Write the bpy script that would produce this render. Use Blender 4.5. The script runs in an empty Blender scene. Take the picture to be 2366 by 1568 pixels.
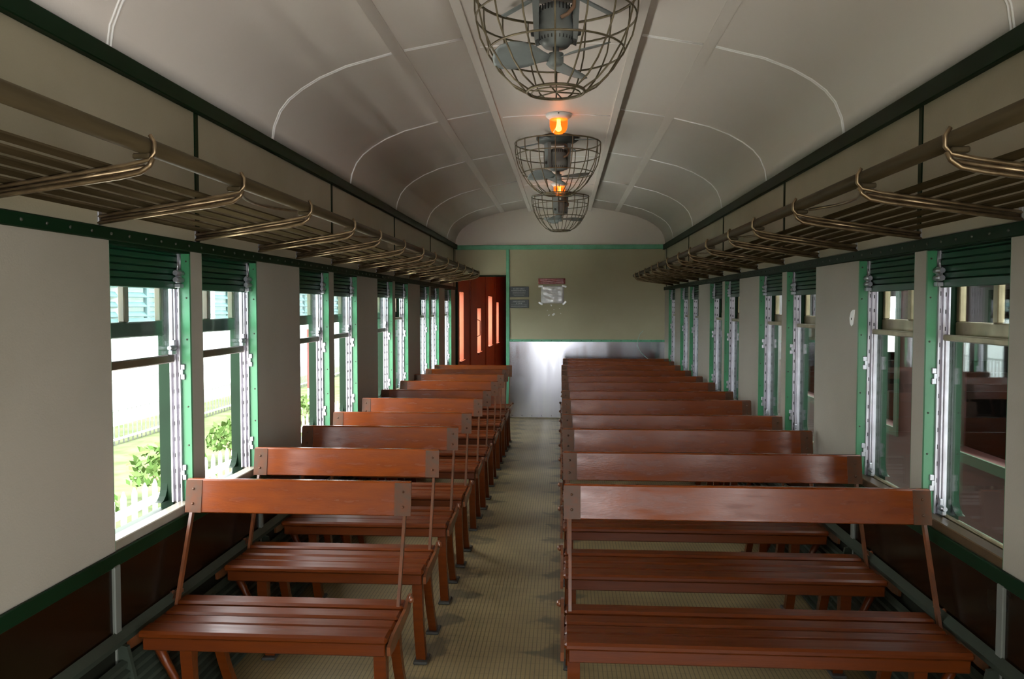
import bpy, bmesh, math, random
from mathutils import Vector, Matrix
random.seed(7)
SC = bpy.context.scene
COL = SC.collection

# ------------------------------------------------------------------ camera
cam_d = bpy.data.cameras.new('camera'); cam = bpy.data.objects.new('camera', cam_d); COL.objects.link(cam)
cam_d.sensor_width = 36.0; cam_d.lens = 1850.0 / 2366.0 * 36.0; cam_d.clip_start = 0.05; cam_d.clip_end = 400
cam.location = (0.062, 0.0, 1.49)
cam.rotation_euler = (math.radians(90 - 2.414), 0.0, math.radians(3.708))
SC.camera = cam

# ------------------------------------------------------------------ world: bright overcast sky
W = bpy.data.worlds.new('overcast_sky'); SC.world = W; W.use_nodes = True
bg = W.node_tree.nodes['Background']
bg.inputs[0].default_value = (0.95, 0.98, 1.0, 1); bg.inputs[1].default_value = 3.3
# hazy sun added ahead along the track to bounce light into the carriage
sun_d = bpy.data.lights.new('added_sun', 'SUN'); sun_d.energy = 9.0; sun_d.angle = math.radians(12); sun_d.color = (1.0, 0.95, 0.86)
sun = bpy.data.objects.new('added_sun', sun_d); COL.objects.link(sun); sun.rotation_euler = (math.radians(-34), 0, 0); sun.location = (-6, 30, 30)
SC.view_settings.view_transform = 'Standard'; SC.view_settings.look = 'None'
SC.view_settings.gamma = 1.0; SC.view_settings.use_curve_mapping = False
SC.view_settings.exposure = 2.2
SC.cycles.use_denoising = True
SC.cycles.max_bounces = 14; SC.cycles.diffuse_bounces = 7; SC.cycles.transparent_max_bounces = 16
SC.cycles.sample_clamp_indirect = 6.0

# ------------------------------------------------------------------ materials
MATS = {}
def mat(name, col, rough=0.6, metal=0.0, spec=0.5, col2=None, nscale=8.0, stretch=(1, 1, 1), bump=0.0, bscale=60.0, rough2=None,
        lo=0.35, hi=0.7, coat=0.0, detail=4.0):
    m = bpy.data.materials.new(name); m.use_nodes = True; MATS[name] = m
    nt = m.node_tree; N = nt.nodes; L = nt.links; b = N['Principled BSDF']
    b.inputs['Roughness'].default_value = rough; b.inputs['Metallic'].default_value = metal
    b.inputs['Specular IOR Level'].default_value = spec; b.inputs['Coat Weight'].default_value = coat
    b.inputs['Coat Roughness'].default_value = 0.2
    b.inputs['Base Color'].default_value = (*col, 1)
    if col2 or bump or rough2 is not None:
        tc = N.new('ShaderNodeTexCoord'); mp = N.new('ShaderNodeMapping'); mp.inputs['Scale'].default_value = stretch
        L.new(tc.outputs['Object'], mp.inputs[0])
    if col2 or rough2 is not None:
        nz = N.new('ShaderNodeTexNoise'); nz.inputs['Scale'].default_value = nscale; nz.inputs['Detail'].default_value = detail
        L.new(mp.outputs[0], nz.inputs['Vector'])
        rp = N.new('ShaderNodeMapRange'); rp.inputs[1].default_value = lo; rp.inputs[2].default_value = hi
        L.new(nz.outputs[0], rp.inputs[0])
        if col2:
            mx = N.new('ShaderNodeMix'); mx.data_type = 'RGBA'
            mx.inputs[6].default_value = (*col, 1); mx.inputs[7].default_value = (*col2, 1)
            L.new(rp.outputs[0], mx.inputs[0]); L.new(mx.outputs[2], b.inputs['Base Color'])
        if rough2 is not None:
            r2 = N.new('ShaderNodeMapRange'); r2.inputs[3].default_value = rough; r2.inputs[4].default_value = rough2
            L.new(rp.outputs[0], r2.inputs[0]); L.new(r2.outputs[0], b.inputs['Roughness'])
    if bump:
        n2 = N.new('ShaderNodeTexNoise'); n2.inputs['Scale'].default_value = bscale; n2.inputs['Detail'].default_value = 2
        L.new(mp.outputs[0], n2.inputs['Vector'])
        bp = N.new('ShaderNodeBump'); bp.inputs['Strength'].default_value = bump; bp.inputs['Distance'].default_value = 0.002
        L.new(n2.outputs[0], bp.inputs['Height']); L.new(bp.outputs[0], b.inputs['Normal'])
    return m

mat('wall_paint', (0.295, 0.268, 0.222), 0.5, col2=(0.255, 0.230, 0.185), nscale=1.6, bump=0.25, bscale=160)
mat('upper_paint', (0.305, 0.272, 0.198), 0.5, col2=(0.235, 0.208, 0.142), nscale=1.3, bump=0.25, bscale=160)
mat('end_paint', (0.43, 0.39, 0.255), 0.5, col2=(0.37, 0.33, 0.205), nscale=1.3, bump=0.25, bscale=160)
mat('ceiling_paint', (0.655, 0.605, 0.58), 0.5, col2=(0.61, 0.56, 0.525), nscale=0.8, bump=0.15, bscale=120)
mat('bead_white', (0.93, 0.92, 0.93), 0.35)
mat('lunette_paint', (0.70, 0.63, 0.57), 0.6)
mat('green_dark', (0.003, 0.017, 0.006), 0.5, col2=(0.002, 0.012, 0.004), nscale=5, spec=0.12)
mat('green_mid', (0.032, 0.17, 0.075), 0.33, col2=(0.05, 0.22, 0.10), nscale=4)
mat('green_light', (0.14, 0.42, 0.26), 0.4, col2=(0.09, 0.32, 0.18), nscale=9)
mat('shutter_green', (0.006, 0.045, 0.020), 0.38, spec=0.35)
mat('aluminium', (0.50, 0.48, 0.53), 0.40, metal=0.7, col2=(0.38, 0.36, 0.39), nscale=14)
mat('slot_dark', (0.03, 0.03, 0.03), 0.6)
mat('steel', (0.36, 0.36, 0.39), 0.32, metal=0.85)
mat('screw', (0.05, 0.055, 0.04), 0.4, metal=0.3)
mat('brass', (0.30, 0.25, 0.15), 0.32, metal=0.55, col2=(0.16, 0.13, 0.07), nscale=12)
mat('sash_wood', (0.075, 0.045, 0.02), 0.35, col2=(0.05, 0.03, 0.012), nscale=10)
mat('sill_metal', (0.24, 0.22, 0.18), 0.4, col2=(0.17, 0.145, 0.10), nscale=6)
mat('rack_wood', (0.060, 0.044, 0.022), 0.5, col2=(0.034, 0.025, 0.012), nscale=6, stretch=(6, 0.4, 6), spec=0.15)
mat('rack_slat', (0.065, 0.048, 0.026), 0.85, col2=(0.036, 0.027, 0.014), nscale=6, stretch=(6, 0.4, 6), spec=0.0)
mat('bronze', (0.26, 0.19, 0.11), 0.3, metal=0.8, col2=(0.16, 0.11, 0.06), nscale=30)
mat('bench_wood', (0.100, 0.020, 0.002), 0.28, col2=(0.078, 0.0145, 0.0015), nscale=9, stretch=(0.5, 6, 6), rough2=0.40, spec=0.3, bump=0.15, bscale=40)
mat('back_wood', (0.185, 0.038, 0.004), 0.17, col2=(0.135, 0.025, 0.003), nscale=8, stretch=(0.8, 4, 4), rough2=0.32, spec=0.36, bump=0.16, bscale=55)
mat('bench_iron', (0.15, 0.042, 0.012), 0.3, col2=(0.07, 0.028, 0.012), nscale=20, spec=0.6)
mat('strap', (0.105, 0.036, 0.014), 0.45, spec=0.2, col2=(0.07, 0.042, 0.026), nscale=30)
mat('foot_iron', (0.03, 0.03, 0.025), 0.5)
mat('lower_wall', (0.007, 0.0035, 0.0012), 0.2, spec=0.2, col2=(0.005, 0.003, 0.001), nscale=2.5, rough2=0.3)
mat('heater_grey', (0.030, 0.039, 0.028), 0.5, spec=0.15, col2=(0.019, 0.024, 0.017), nscale=4)
mat('heater_dark', (0.008, 0.009, 0.006), 0.6, spec=0.1)
mat('post_grey', (0.10, 0.108, 0.092), 0.45)
mat('sheet_metal', (0.52, 0.52, 0.56), 0.14, metal=0.95, col2=(0.42, 0.42, 0.46), nscale=2.2, rough2=0.26, stretch=(4, 1, 0.3))
mat('vestibule_red', (0.30, 0.066, 0.020), 0.45, col2=(0.24, 0.05, 0.014), nscale=4)
mat('fan_grey', (0.22, 0.25, 0.26), 0.42, col2=(0.17, 0.19, 0.195), nscale=9)
mat('fan_dark', (0.05, 0.06, 0.06), 0.45)
mat('wire', (0.21, 0.175, 0.11), 0.4, metal=0.5, col2=(0.12, 0.095, 0.06), nscale=25)
mat('cable', (0.28, 0.17, 0.11), 0.5)
mat('porcelain', (0.72, 0.72, 0.72), 0.35)
mat('sign_dark', (0.045, 0.055, 0.055), 0.35)
mat('print_white', (0.55, 0.56, 0.56), 0.5)
mat('tape_red', (0.30, 0.055, 0.055), 0.25, col2=(0.42, 0.13, 0.13), nscale=40)
mat('paper', (0.80, 0.78, 0.80), 0.16, col2=(0.66, 0.64, 0.66), nscale=30, bump=0.8, bscale=30, spec=0.8)
mat('tape_clear', (0.75, 0.76, 0.76), 0.2, spec=0.9)
mat('print_grey', (0.36, 0.33, 0.38), 0.4)
mat('chip_white', (0.85, 0.86, 0.85), 0.5)
mat('cord_green', (0.35, 0.46, 0.38), 0.5)
mat('fence_white', (0.85, 0.85, 0.85), 0.6)
mat('ground_pale', (0.82, 0.81, 0.75), 0.8, col2=(0.74, 0.74, 0.66), nscale=1.2)
mat('ballast', (0.10, 0.09, 0.075), 0.9, col2=(0.06, 0.055, 0.045), nscale=20, bump=0.6, bscale=30)
mat('leaf', (0.050, 0.105, 0.020), 0.7, spec=0.1, col2=(0.060, 0.092, 0.026), nscale=6)
mat('grass', (0.038, 0.050, 0.024), 0.9, spec=0.0, col2=(0.058, 0.068, 0.042), nscale=2.5)
mat('stem', (0.16, 0.13, 0.06), 0.7)
mat('building_white', (0.80, 0.82, 0.80), 0.7)
mat('louvre_cyan', (0.07, 0.13, 0.13), 0.6)
mat('board_red', (0.30, 0.05, 0.045), 0.6)
mat('train_maroon', (0.035, 0.006, 0.004), 0.4, col2=(0.025, 0.005, 0.003), nscale=3)
mat('train_green', (0.008, 0.035, 0.015), 0.4)
mat('train_inside', (0.018, 0.010, 0.006), 0.7, spec=0.2)
mat('mesh_grey', (0.28, 0.30, 0.30), 0.6)
mat('bounce_grey', (0.46, 0.45, 0.42), 0.85, col2=(0.40, 0.39, 0.36), nscale=1.5)

def glass_mat(name, tint, strength=1.0, rough=0.02):
    m = bpy.data.materials.new(name); m.use_nodes = True; MATS[name] = m
    nt = m.node_tree; N = nt.nodes; L = nt.links; N.remove(N['Principled BSDF'])
    t = N.new('ShaderNodeBsdfTransparent'); t.inputs[0].default_value = (*tint, 1)
    g = N.new('ShaderNodeBsdfGlossy'); g.inputs['Roughness'].default_value = rough; g.inputs[0].default_value = (1, 1, 1, 1)
    lw = N.new('ShaderNodeLayerWeight'); lw.inputs[0].default_value = 0.5
    fr = N.new('ShaderNodeMath'); fr.operation = 'POWER'; fr.inputs[1].default_value = 4.0; L.new(lw.outputs['Facing'], fr.inputs[0])
    ml = N.new('ShaderNodeMath'); ml.operation = 'MULTIPLY_ADD'; ml.inputs[1].default_value = 0.9*strength; ml.inputs[2].default_value = 0.04*strength; ml.use_clamp = True
    mx = N.new('ShaderNodeMixShader')
    L.new(fr.outputs[0], ml.inputs[0]); L.new(ml.outputs[0], mx.inputs[0]); L.new(t.outputs[0], mx.inputs[1]); L.new(g.outputs[0], mx.inputs[2])
    L.new(mx.outputs[0], N['Material Output'].inputs[0])
    return m
glass_mat('window_glass', (0.93, 0.98, 0.975), 0.65)
def amber():
    m = bpy.data.materials.new('amber_glass'); m.use_nodes = True; MATS['amber_glass'] = m
    nt = m.node_tree; N = nt.nodes; L = nt.links; N.remove(N['Principled BSDF'])
    t = N.new('ShaderNodeBsdfTransparent'); t.inputs[0].default_value = (1.0, 0.42, 0.10, 1)
    d = N.new('ShaderNodeBsdfTranslucent'); d.inputs[0].default_value = (0.85, 0.20, 0.025, 1)
    g = N.new('ShaderNodeBsdfGlossy'); g.inputs['Roughness'].default_value = 0.08
    a = N.new('ShaderNodeMixShader'); a.inputs[0].default_value = 0.3; b = N.new('ShaderNodeMixShader'); b.inputs[0].default_value = 0.06
    L.new(t.outputs[0], a.inputs[1]); L.new(d.outputs[0], a.inputs[2]); L.new(a.outputs[0], b.inputs[1]); L.new(g.outputs[0], b.inputs[2]); L.new(b.outputs[0], N['Material Output'].inputs[0])
amber()

def emit_mat(name, col, s):
    m = bpy.data.materials.new(name); m.use_nodes = True; MATS[name] = m
    b = m.node_tree.nodes['Principled BSDF']; b.inputs['Base Color'].default_value = (0.8, 0.5, 0.2, 1)
    b.inputs['Emission Color'].default_value = (*col, 1); b.inputs['Emission Strength'].default_value = s
    return m
emit_mat('bulb_glow', (1.0, 0.62, 0.25), 5.0)

# floor: ribbed linoleum, grooves along the car, cross grooves, worn stains by the bench feet
def floor_mat():
    m = bpy.data.materials.new('floor_ribbed'); m.use_nodes = True; MATS['floor_ribbed'] = m
    nt = m.node_tree; N = nt.nodes; L = nt.links; b = N['Principled BSDF']
    tc = N.new('ShaderNodeTexCoord'); sp = N.new('ShaderNodeSeparateXYZ'); L.new(tc.outputs['Object'], sp.inputs[0])
    def M(op, a, bb=None, c=None):
        n = N.new('ShaderNodeMath'); n.operation = op
        for i, v in enumerate((a, bb, c)):
            if v is None: continue
            if isinstance(v, (int, float)): n.inputs[i].default_value = v
            else: L.new(v, n.inputs[i])
        return n.outputs[0]
    fx = M('FRACT', M('DIVIDE', sp.outputs[0], 0.0185)); fy = M('FRACT', M('DIVIDE', sp.outputs[1], 0.052))
    gx = M('LESS_THAN', fx, 0.2); gy = M('MULTIPLY', M('LESS_THAN', fy, 0.06), 0.5)
    g = M('MAXIMUM', gx, gy)
    nz = N.new('ShaderNodeTexNoise'); nz.inputs['Scale'].default_value = 3.3; nz.inputs['Detail'].default_value = 5; L.new(tc.outputs['Object'], nz.inputs[0])
    n2 = N.new('ShaderNodeTexNoise'); n2.inputs['Scale'].default_value = 9.0; n2.inputs['Detail'].default_value = 6; L.new(tc.outputs['Object'], n2.inputs[0])
    mx = N.new('ShaderNodeMix'); mx.data_type = 'RGBA'; mx.inputs[6].default_value = (0.275, 0.205, 0.095, 1); mx.inputs[7].default_value = (0.195, 0.145, 0.066, 1)
    r = N.new('ShaderNodeMapRange'); r.inputs[1].default_value = 0.35; r.inputs[2].default_value = 0.7; L.new(nz.outputs[0], r.inputs[0]); L.new(r.outputs[0], mx.inputs[0])
    mg = N.new('ShaderNodeMix'); mg.data_type = 'RGBA'; mg.inputs[7].default_value = (0.035, 0.028, 0.018, 1)
    L.new(M('MULTIPLY', g, 0.6), mg.inputs[0]); L.new(mx.outputs[2], mg.inputs[6])
    # grimy patches with ragged edges where the bench feet are bolted down
    def band(xc):
        return M('DIVIDE', M('ABSOLUTE', M('SUBTRACT', sp.outputs[0], xc)), 0.11)
    py = M('ABSOLUTE', M('SUBTRACT', M('FRACT', M('DIVIDE', M('ADD', sp.outputs[1], 0.05), 0.328)), 0.5))
    dist = M('ADD', M('MINIMUM', band(-0.50), band(0.05)), M('DIVIDE', py, 0.3))
    dist = M('ADD', dist, M('MULTIPLY', M('SUBTRACT', n2.outputs[0], 0.5), 4.0))
    sm = N.new('ShaderNodeMapRange'); sm.inputs[1].default_value = 1.25; sm.inputs[2].default_value = 0.7; L.new(dist, sm.inputs[0]); st = sm.outputs[0]
    ms = N.new('ShaderNodeMix'); ms.data_type = 'RGBA'; ms.inputs[7].default_value = (0.03, 0.028, 0.02, 1)
    L.new(M('MULTIPLY', st, 0.65), ms.inputs[0]); L.new(mg.outputs[2], ms.inputs[6])
    L.new(ms.outputs[2], b.inputs['Base Color']); b.inputs['Roughness'].default_value = 0.42
    bp = N.new('ShaderNodeBump'); bp.inputs['Strength'].default_value = 0.4; bp.inputs['Distance'].default_value = 0.002; bp.invert = True
    L.new(g, bp.inputs['Height']); L.new(bp.outputs[0], b.inputs['Normal'])
floor_mat()

# ------------------------------------------------------------------ mesh helpers
class MB:
    def __init__(s): s.bm = bmesh.new()
    def box(s, x0, x1, y0, y1, z0, z1, c=0.0):
        if x0 > x1: x0, x1 = x1, x0
        if y0 > y1: y0, y1 = y1, y0
        if z0 > z1: z0, z1 = z1, z0
        v = [s.bm.verts.new(p) for p in ((x0,y0,z0),(x1,y0,z0),(x1,y1,z0),(x0,y1,z0),(x0,y0,z1),(x1,y0,z1),(x1,y1,z1),(x0,y1,z1))]
        f = [s.bm.faces.new([v[i] for i in q]) for q in ((3,2,1,0),(4,5,6,7),(0,1,5,4),(1,2,6,5),(2,3,7,6),(3,0,4,7))]
        if c:
            es = {e for a in f for e in a.edges}
            bmesh.ops.bevel(s.bm, geom=list(es), offset=c, segments=1, affect='EDGES', profile=0.5)
        return s
    def prism(s, prof, axis, a0, a1):
        """extrude a closed 2-D profile along axis ('x','y','z') from a0 to a1; profile axes are the other two in order"""
        def P(u, w, a):
            return {'x': (a, u, w), 'y': (u, a, w), 'z': (u, w, a)}[axis]
        A = [s.bm.verts.new(P(u, w, a0)) for u, w in prof]; B = [s.bm.verts.new(P(u, w, a1)) for u, w in prof]
        n = len(prof)
        for i in range(n):
            s.bm.faces.new((A[i], A[(i+1) % n], B[(i+1) % n], B[i]))
        s.bm.faces.new(A[::-1]); s.bm.faces.new(B)
        return s
    def tube(s, pts, r, n=6, closed=False):
        pts = [Vector(p) for p in pts]; rings = []; k = len(pts); prev = None
        for i, p in enumerate(pts):
            a = pts[(i-1) % k] if (closed or i > 0) else p; b = pts[(i+1) % k] if (closed or i < k-1) else p
            t = (b - a).normalized()
            if prev is None:
                ref = Vector((0,0,1)) if abs(t.z) < 0.9 else Vector((1,0,0)); u = t.cross(ref).normalized()
            else:
                u = (prev - t * prev.dot(t)); u = u.normalized() if u.length > 1e-6 else t.orthogonal().normalized()
            w = t.cross(u); prev = u
            rr = r[i] if isinstance(r, (list, tuple)) else r
            rings.append([s.bm.verts.new(p + (u*math.cos(2*math.pi*j/n) + w*math.sin(2*math.pi*j/n))*rr) for j in range(n)])
        for i in range(k if closed else k-1):
            A, B = rings[i], rings[(i+1) % k]
            for j in range(n):
                s.bm.faces.new((A[j], A[(j+1) % n], B[(j+1) % n], B[j])).smooth = True
        if not closed:
            s.bm.faces.new(rings[0][::-1]); s.bm.faces.new(rings[-1])
        return s
    def bar(s, p, q, w, h, up=(0, 0, 1)):
        """flat bar from p to q: width w sideways, height h along up"""
        p, q, up = Vector(p), Vector(q), Vector(up); t = (q-p).normalized(); a = t.cross(up).normalized(); b = a.cross(t)
        A = [s.bm.verts.new(p + a*i*w/2 + b*j*h/2) for i, j in ((-1,-1),(1,-1),(1,1),(-1,1))]
        B = [s.bm.verts.new(q + a*i*w/2 + b*j*h/2) for i, j in ((-1,-1),(1,-1),(1,1),(-1,1))]
        for i in range(4): s.bm.faces.new((A[i], A[(i+1) % 4], B[(i+1) % 4], B[i]))
        s.bm.faces.new(A[::-1]); s.bm.faces.new(B); return s
    def lathe(s, prof, c=(0,0,0), n=24, axis='z'):
        rings = []
        for r, h in prof:
            ring = []
            for j in range(n):
                a = 2*math.pi*j/n; u, w = r*math.cos(a), r*math.sin(a)
                p = {'z': (u, w, h), 'x': (h, u, w), 'y': (u, h, w)}[axis]
                ring.append(s.bm.verts.new((c[0]+p[0], c[1]+p[1], c[2]+p[2])))
            rings.append(ring)
        for A, B in zip(rings, rings[1:]):
            for j in range(n): s.bm.faces.new((A[j], A[(j+1) % n], B[(j+1) % n], B[j])).smooth = True
        if prof[0][0] > 1e-5: s.bm.faces.new(rings[0][::-1])
        if prof[-1][0] > 1e-5: s.bm.faces.new(rings[-1])
        return s
    def face(s, pts):
        s.bm.faces.new([s.bm.verts.new(p) for p in pts]); return s
    def build(s, name, m, parent=None):
        bmesh.ops.recalc_face_normals(s.bm, faces=s.bm.faces[:])
        me = bpy.data.meshes.new(name); s.bm.to_mesh(me); s.bm.free(); me.materials.append(MATS[m])
        o = bpy.data.objects.new(name, me); COL.objects.link(o)
        if parent is not None:
            o.parent = parent; o.matrix_parent_inverse = parent.matrix_basis.inverted() if False else Matrix()
            o.matrix_basis = Matrix()
        return o
def inst(name, src, parent, loc=(0,0,0), rot=None):
    o = src.copy(); o.name = name; COL.objects.link(o); o.parent = parent; o.location = loc
    if rot: o.rotation_euler = rot
    return o
def empty(name, loc=(0,0,0), rz=0.0):
    o = bpy.data.objects.new(name, None); COL.objects.link(o); o.location = loc; o.rotation_euler = (0,0,rz); o.empty_display_size = 0.1; return o
def tag(o, label=None, cat=None, group=None, kind=None):
    if label: o['label'] = label
    if cat: o['category'] = cat
    if group: o['group'] = group
    if kind: o['kind'] = kind
    return o
def copy_tree(o, parent=None):
    c = o.copy(); COL.objects.link(c); c.parent = parent
    for ch in o.children: copy_tree(ch, c)
    return c
ORD = ['first','second','third','fourth','fifth','sixth','seventh','eighth','ninth','tenth','eleventh','twelfth']

# ------------------------------------------------------------------ dimensions (metres; y runs along the car, camera at y = 0)
XW = 1.375; YR = -1.5; YE = 10.57; WT = 0.125
Z_WAIST = 0.70; Z_HEAD = 1.70; Z_COR = 2.295
WIN = []
for k in range(-2, 5):
    s0 = 2.455 + 1.827*k
    for a, b in ((0.0, 0.553), (0.65, 1.222)):
        if k == 4: continue
        if s0 + a > YR + 0.2: WIN.append((s0 + a, s0 + b))
WIN.append((9.60, 10.17))
VIEW = [w for w in WIN if w[0] > 2.3]
ADDED_DOOR = (-1.38, 0.25)                     # side opening added in the right wall, unseen, to let daylight in
OPEN = {'left': VIEW, 'right': VIEW}
PROF = [(1.375,2.285),(1.362,2.37),(1.33,2.445),(1.285,2.50),(1.22,2.55),(1.13,2.602),(1.0,2.655),(0.76,2.717),(0.43,2.775),(0.2,2.797),(0.0,2.803)]
PROF = [(-x, z) for x, z in PROF] + [(x, z) for x, z in PROF[::-1][1:]]
def ceil_z(x):
    for (a, za), (b, zb) in zip(PROF, PROF[1:]):
        if a <= x <= b: return za + (zb-za)*(x-a)/(b-a)
    return 2.285
RIBS = [-0.4, 1.05, 2.47, 3.89, 5.33, 6.80, 8.31, 9.78]

# ------------------------------------------------------------------ the shell
fl = MB().box(-XW, XW, YR, YE, -0.06, 0.0).build('floor', 'floor_ribbed'); tag(fl, 'olive brown ribbed lino floor of the railway carriage', kind='structure')

def wall(side):
    s = -1 if side == 'left' else 1
    m = MB()
    x0, x1 = s*XW, s*(XW+WT)
    m.box(x0, x1, ADDED_DOOR[1], YE, 0, Z_WAIST); m.box(x0, x1, ADDED_DOOR[1], YE, Z_HEAD, 2.30)
    if s < 0: m.box(x0, x1, YR, ADDED_DOOR[1], 0, 2.30)
    else: m.box(x0, x1, YR, ADDED_DOOR[0], 0, 2.30); m.box(x0, x1, ADDED_DOOR[0], ADDED_DOOR[1], 2.02, 2.30)
    ed = ADDED_DOOR[1]
    for a, b in OPEN[side]:
        m.box(x0, x1, ed, a, Z_WAIST, Z_HEAD); ed = b
    m.box(x0, x1, ed, YE, Z_WAIST, Z_HEAD)
    w = m.build('wall_'+side, 'wall_paint')
    tag(w, 'grey hammered-paint side wall %s' % ('with the bright windows' if s < 0 else 'with the dark windows'), kind='structure')
    # upper panels between the green battens, proud of the wall
    bt = [2.455 + 1.827*k + 0.602 for k in range(-2, 5)]
    ys = [0.3] + [y for y in bt if y > 0.5] + [YE]
    for a, b in zip(ys, ys[1:]):
        MB().box(s*XW, s*(XW-0.006), a+0.014, b-0.014, Z_HEAD+0.035, 2.236, 0.002).build('upper_panel', 'upper_paint', w)
    for y in ys[1:-1]:
        MB().box(s*XW, s*(XW-0.010), y-0.014, y+0.014, Z_HEAD+0.035, 2.236).build('batten', 'green_dark', w)
    # dark varnished lower panels between pale posts
    ps = [ADDED_DOOR[1]]
    for k in range(-2, 5):
        for d in (0.0, 1.222):
            y = 2.44 + 1.827*k + d
            if ADDED_DOOR[1]+0.1 < y < YE-0.1: ps.append(y)
    ps.append(YE)
    for a, b in zip(ps, ps[1:]):
        MB().box(s*XW, s*(XW-0.006), a+0.018, b-0.018, 0.0, 0.655).build('lower_panel', 'lower_wall', w)
    for y in ps[1:-1]:
        MB().box(s*XW, s*(XW-0.016), y-0.018, y+0.018, 0.0, 0.66, 0.003).build('post', 'post_grey', w)
    return w
WL = wall('left'); WR = wall('right')

# long green trims
def trim(n, s, z0, z1, proud, m, label, screws):
    t = MB().box(s*XW, s*(XW-proud), YR if z0 > 2 else ADDED_DOOR[1], YE, z0, z1, 0.003).build('trim_%d' % n, m); tag(t, label, kind='structure')
    if screws:
        q = MB(); y = 1.5
        while y < YE:
            q.lathe([(0.0055, 0.0), (0.0045, 0.003), (0.0001, 0.004)], (s*(XW-proud), y, (z0+z1)/2), 6, 'x') if s < 0 else \
                q.lathe([(0.0055, 0.0), (0.0045, -0.003), (0.0001, -0.004)], (s*(XW-proud), y, (z0+z1)/2), 6, 'x')
            y += 0.105
        tag(q.build('screws', 'screw', t), kind='stuff')
    return t
trim(1, -1, 1.697, 1.737, 0.014, 'green_dark', 'dark green screwed rail above the bright windows', True)
trim(2, 1, 1.690, 1.732, 0.014, 'green_dark', 'dark green screwed rail above the dark windows', True)
trim(3, -1, 2.236, 2.296, 0.03, 'green_dark', 'dark green cornice under the ceiling over the bright windows', False)
trim(4, 1, 2.218, 2.285, 0.03, 'green_dark', 'dark green cornice under the ceiling over the dark windows', False)
trim(5, -1, 0.655, 0.702, 0.012, 'green_dark', 'dark green waist rail under the bright windows', False)
trim(6, 1, 0.655, 0.702, 0.012, 'green_dark', 'dark green waist rail under the dark windows', False)
for n, s, l in ((1, -1, 'left'), (2, 1, 'right')):
    b = MB().box(s*XW, s*(XW-0.02), ADDED_DOOR[1], YE, 0.0, 0.07, 0.004).build('baseboard_'+l, 'heater_dark')
    tag(b, 'dark skirting along the floor below the %s windows' % ('bright' if s < 0 else 'dark'), kind='structure')

# ceiling vault
def ceiling():
    m = MB(); bm = m.bm
    A = [bm.verts.new((x, YR, z)) for x, z in PROF]; B = [bm.verts.new((x, YE, z)) for x, z in PROF]
    A2 = [bm.verts.new((x*1.02, YR, z+0.06)) for x, z in PROF]; B2 = [bm.verts.new((x*1.02, YE, z+0.06)) for x, z in PROF]
    for P, Q in ((A, B), (A2, B2)):
        for i in range(len(P)-1): bm.faces.new((P[i], P[i+1], Q[i+1], Q[i])).smooth = True
    for P, Q in ((A, A2), (B, B2)):
        for i in range(len(P)-1): bm.faces.new((P[i], P[i+1], Q[i+1], Q[i]))
    for i in (0, -1): bm.faces.new((A[i], B[i], B2[i], A2[i]))
    c = m.build('ceiling', 'ceiling_paint'); tag(c, 'pale grey barrel-vaulted carriage ceiling', kind='structure')
    # dropped centre panel, slightly curved
    pz = lambda x: 2.747 - 0.11*x*x
    xs = [-0.405 + 0.0815*i for i in range(11)]
    p = MB(); prof = [(x, pz(x)) for x in xs] + [(x, pz(x)+0.05) for x in xs[::-1]]
    p.prism(prof, 'y', YR, YE-0.002); p.build('centre_panel', 'ceiling_paint', c)
    for x in (-0.385, 0.39):
        MB().box(x-0.022, x+0.022, YR, YE-0.004, pz(x)-0.006, pz(x)+0.002, 0.002).build('edge_strip', 'ceiling_paint', c)
    # shallow longitudinal strips
    for x in (-0.745, 0.745):
        z = ceil_z(x); sl = math.copysign(0.17, -x)
        MB().bar((x, YR, z-0.002), (x, YE-0.01, z-0.002), 0.055, 0.005, (0.21 if x > 0 else -0.21, 0, 1)).build('cover_strip', 'ceiling_paint', c)
    # white beading over the panel joints, broken where strips cross it
    for i, y in enumerate(RIBS):
        runs = [[(x, z) for x, z in PROF if x <= -0.775] + [(-0.775, ceil_z(-0.775))], [(-0.715, ceil_z(-0.715)), (-0.43, 2.775)],
                [(0.43, 2.775), (0.715, ceil_z(0.715))], [(0.775, ceil_z(0.775))] + [(x, z) for x, z in PROF if x >= 0.775]]
        for r in runs:
            r = sorted(r)
            dd = (-0.009, 0.009) if y < 5 else (0.0,)
            q = MB()
            for d in dd: q.tube([(x*0.999, y+d, z-0.001) for x, z in r], 0.0040 if y < 5 else 0.0055, 5)
            q.build('bead', 'bead_white', c)
        MB().tube([(x, y, pz(x)-0.0005) for x in (-0.345, -0.2, 0, 0.2, 0.36)], 0.0045, 5).build('bead', 'bead_white', c)
    return c
ceiling()

# far end wall
def end_wall():
    y0, y1 = YE, YE+0.06
    m = MB()
    m.box(-0.70, XW, y0, y1, 0, 2.23); m.box(-XW, -0.70, y0, y1, 1.885, 2.23)
    w = m.build('wall_end', 'end_paint'); tag(w, 'olive grey end wall with a doorway and metal kick sheet', kind='structure')
    lp = [(x, z) for x, z in PROF]
    MB().prism([(-XW, 2.23)] + [(x, z+0.02) for x, z in lp] + [(XW, 2.23)], 'y', y0+0.001, y1).build('lunette', 'lunette_paint', w)
    MB().box(-0.655, XW, y0, y0-0.006, 0.012, 1.02).build('kick_sheet', 'sheet_metal', w)
    q = MB()
    for i in range(16): q.lathe([(0.006, 0), (0.004, -0.004), (0.0001, -0.005)], (-0.62+i*0.13, y0-0.006, 0.035), 6, 'y')
    for i in range(16): q.lathe([(0.006, 0), (0.004, -0.004), (0.0001, -0.005)], (-0.62+i*0.13, y0-0.015, 1.031), 6, 'y')
    tag(q.build('screws', 'slot_dark', w), kind='stuff')
    return w
end_wall()
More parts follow.
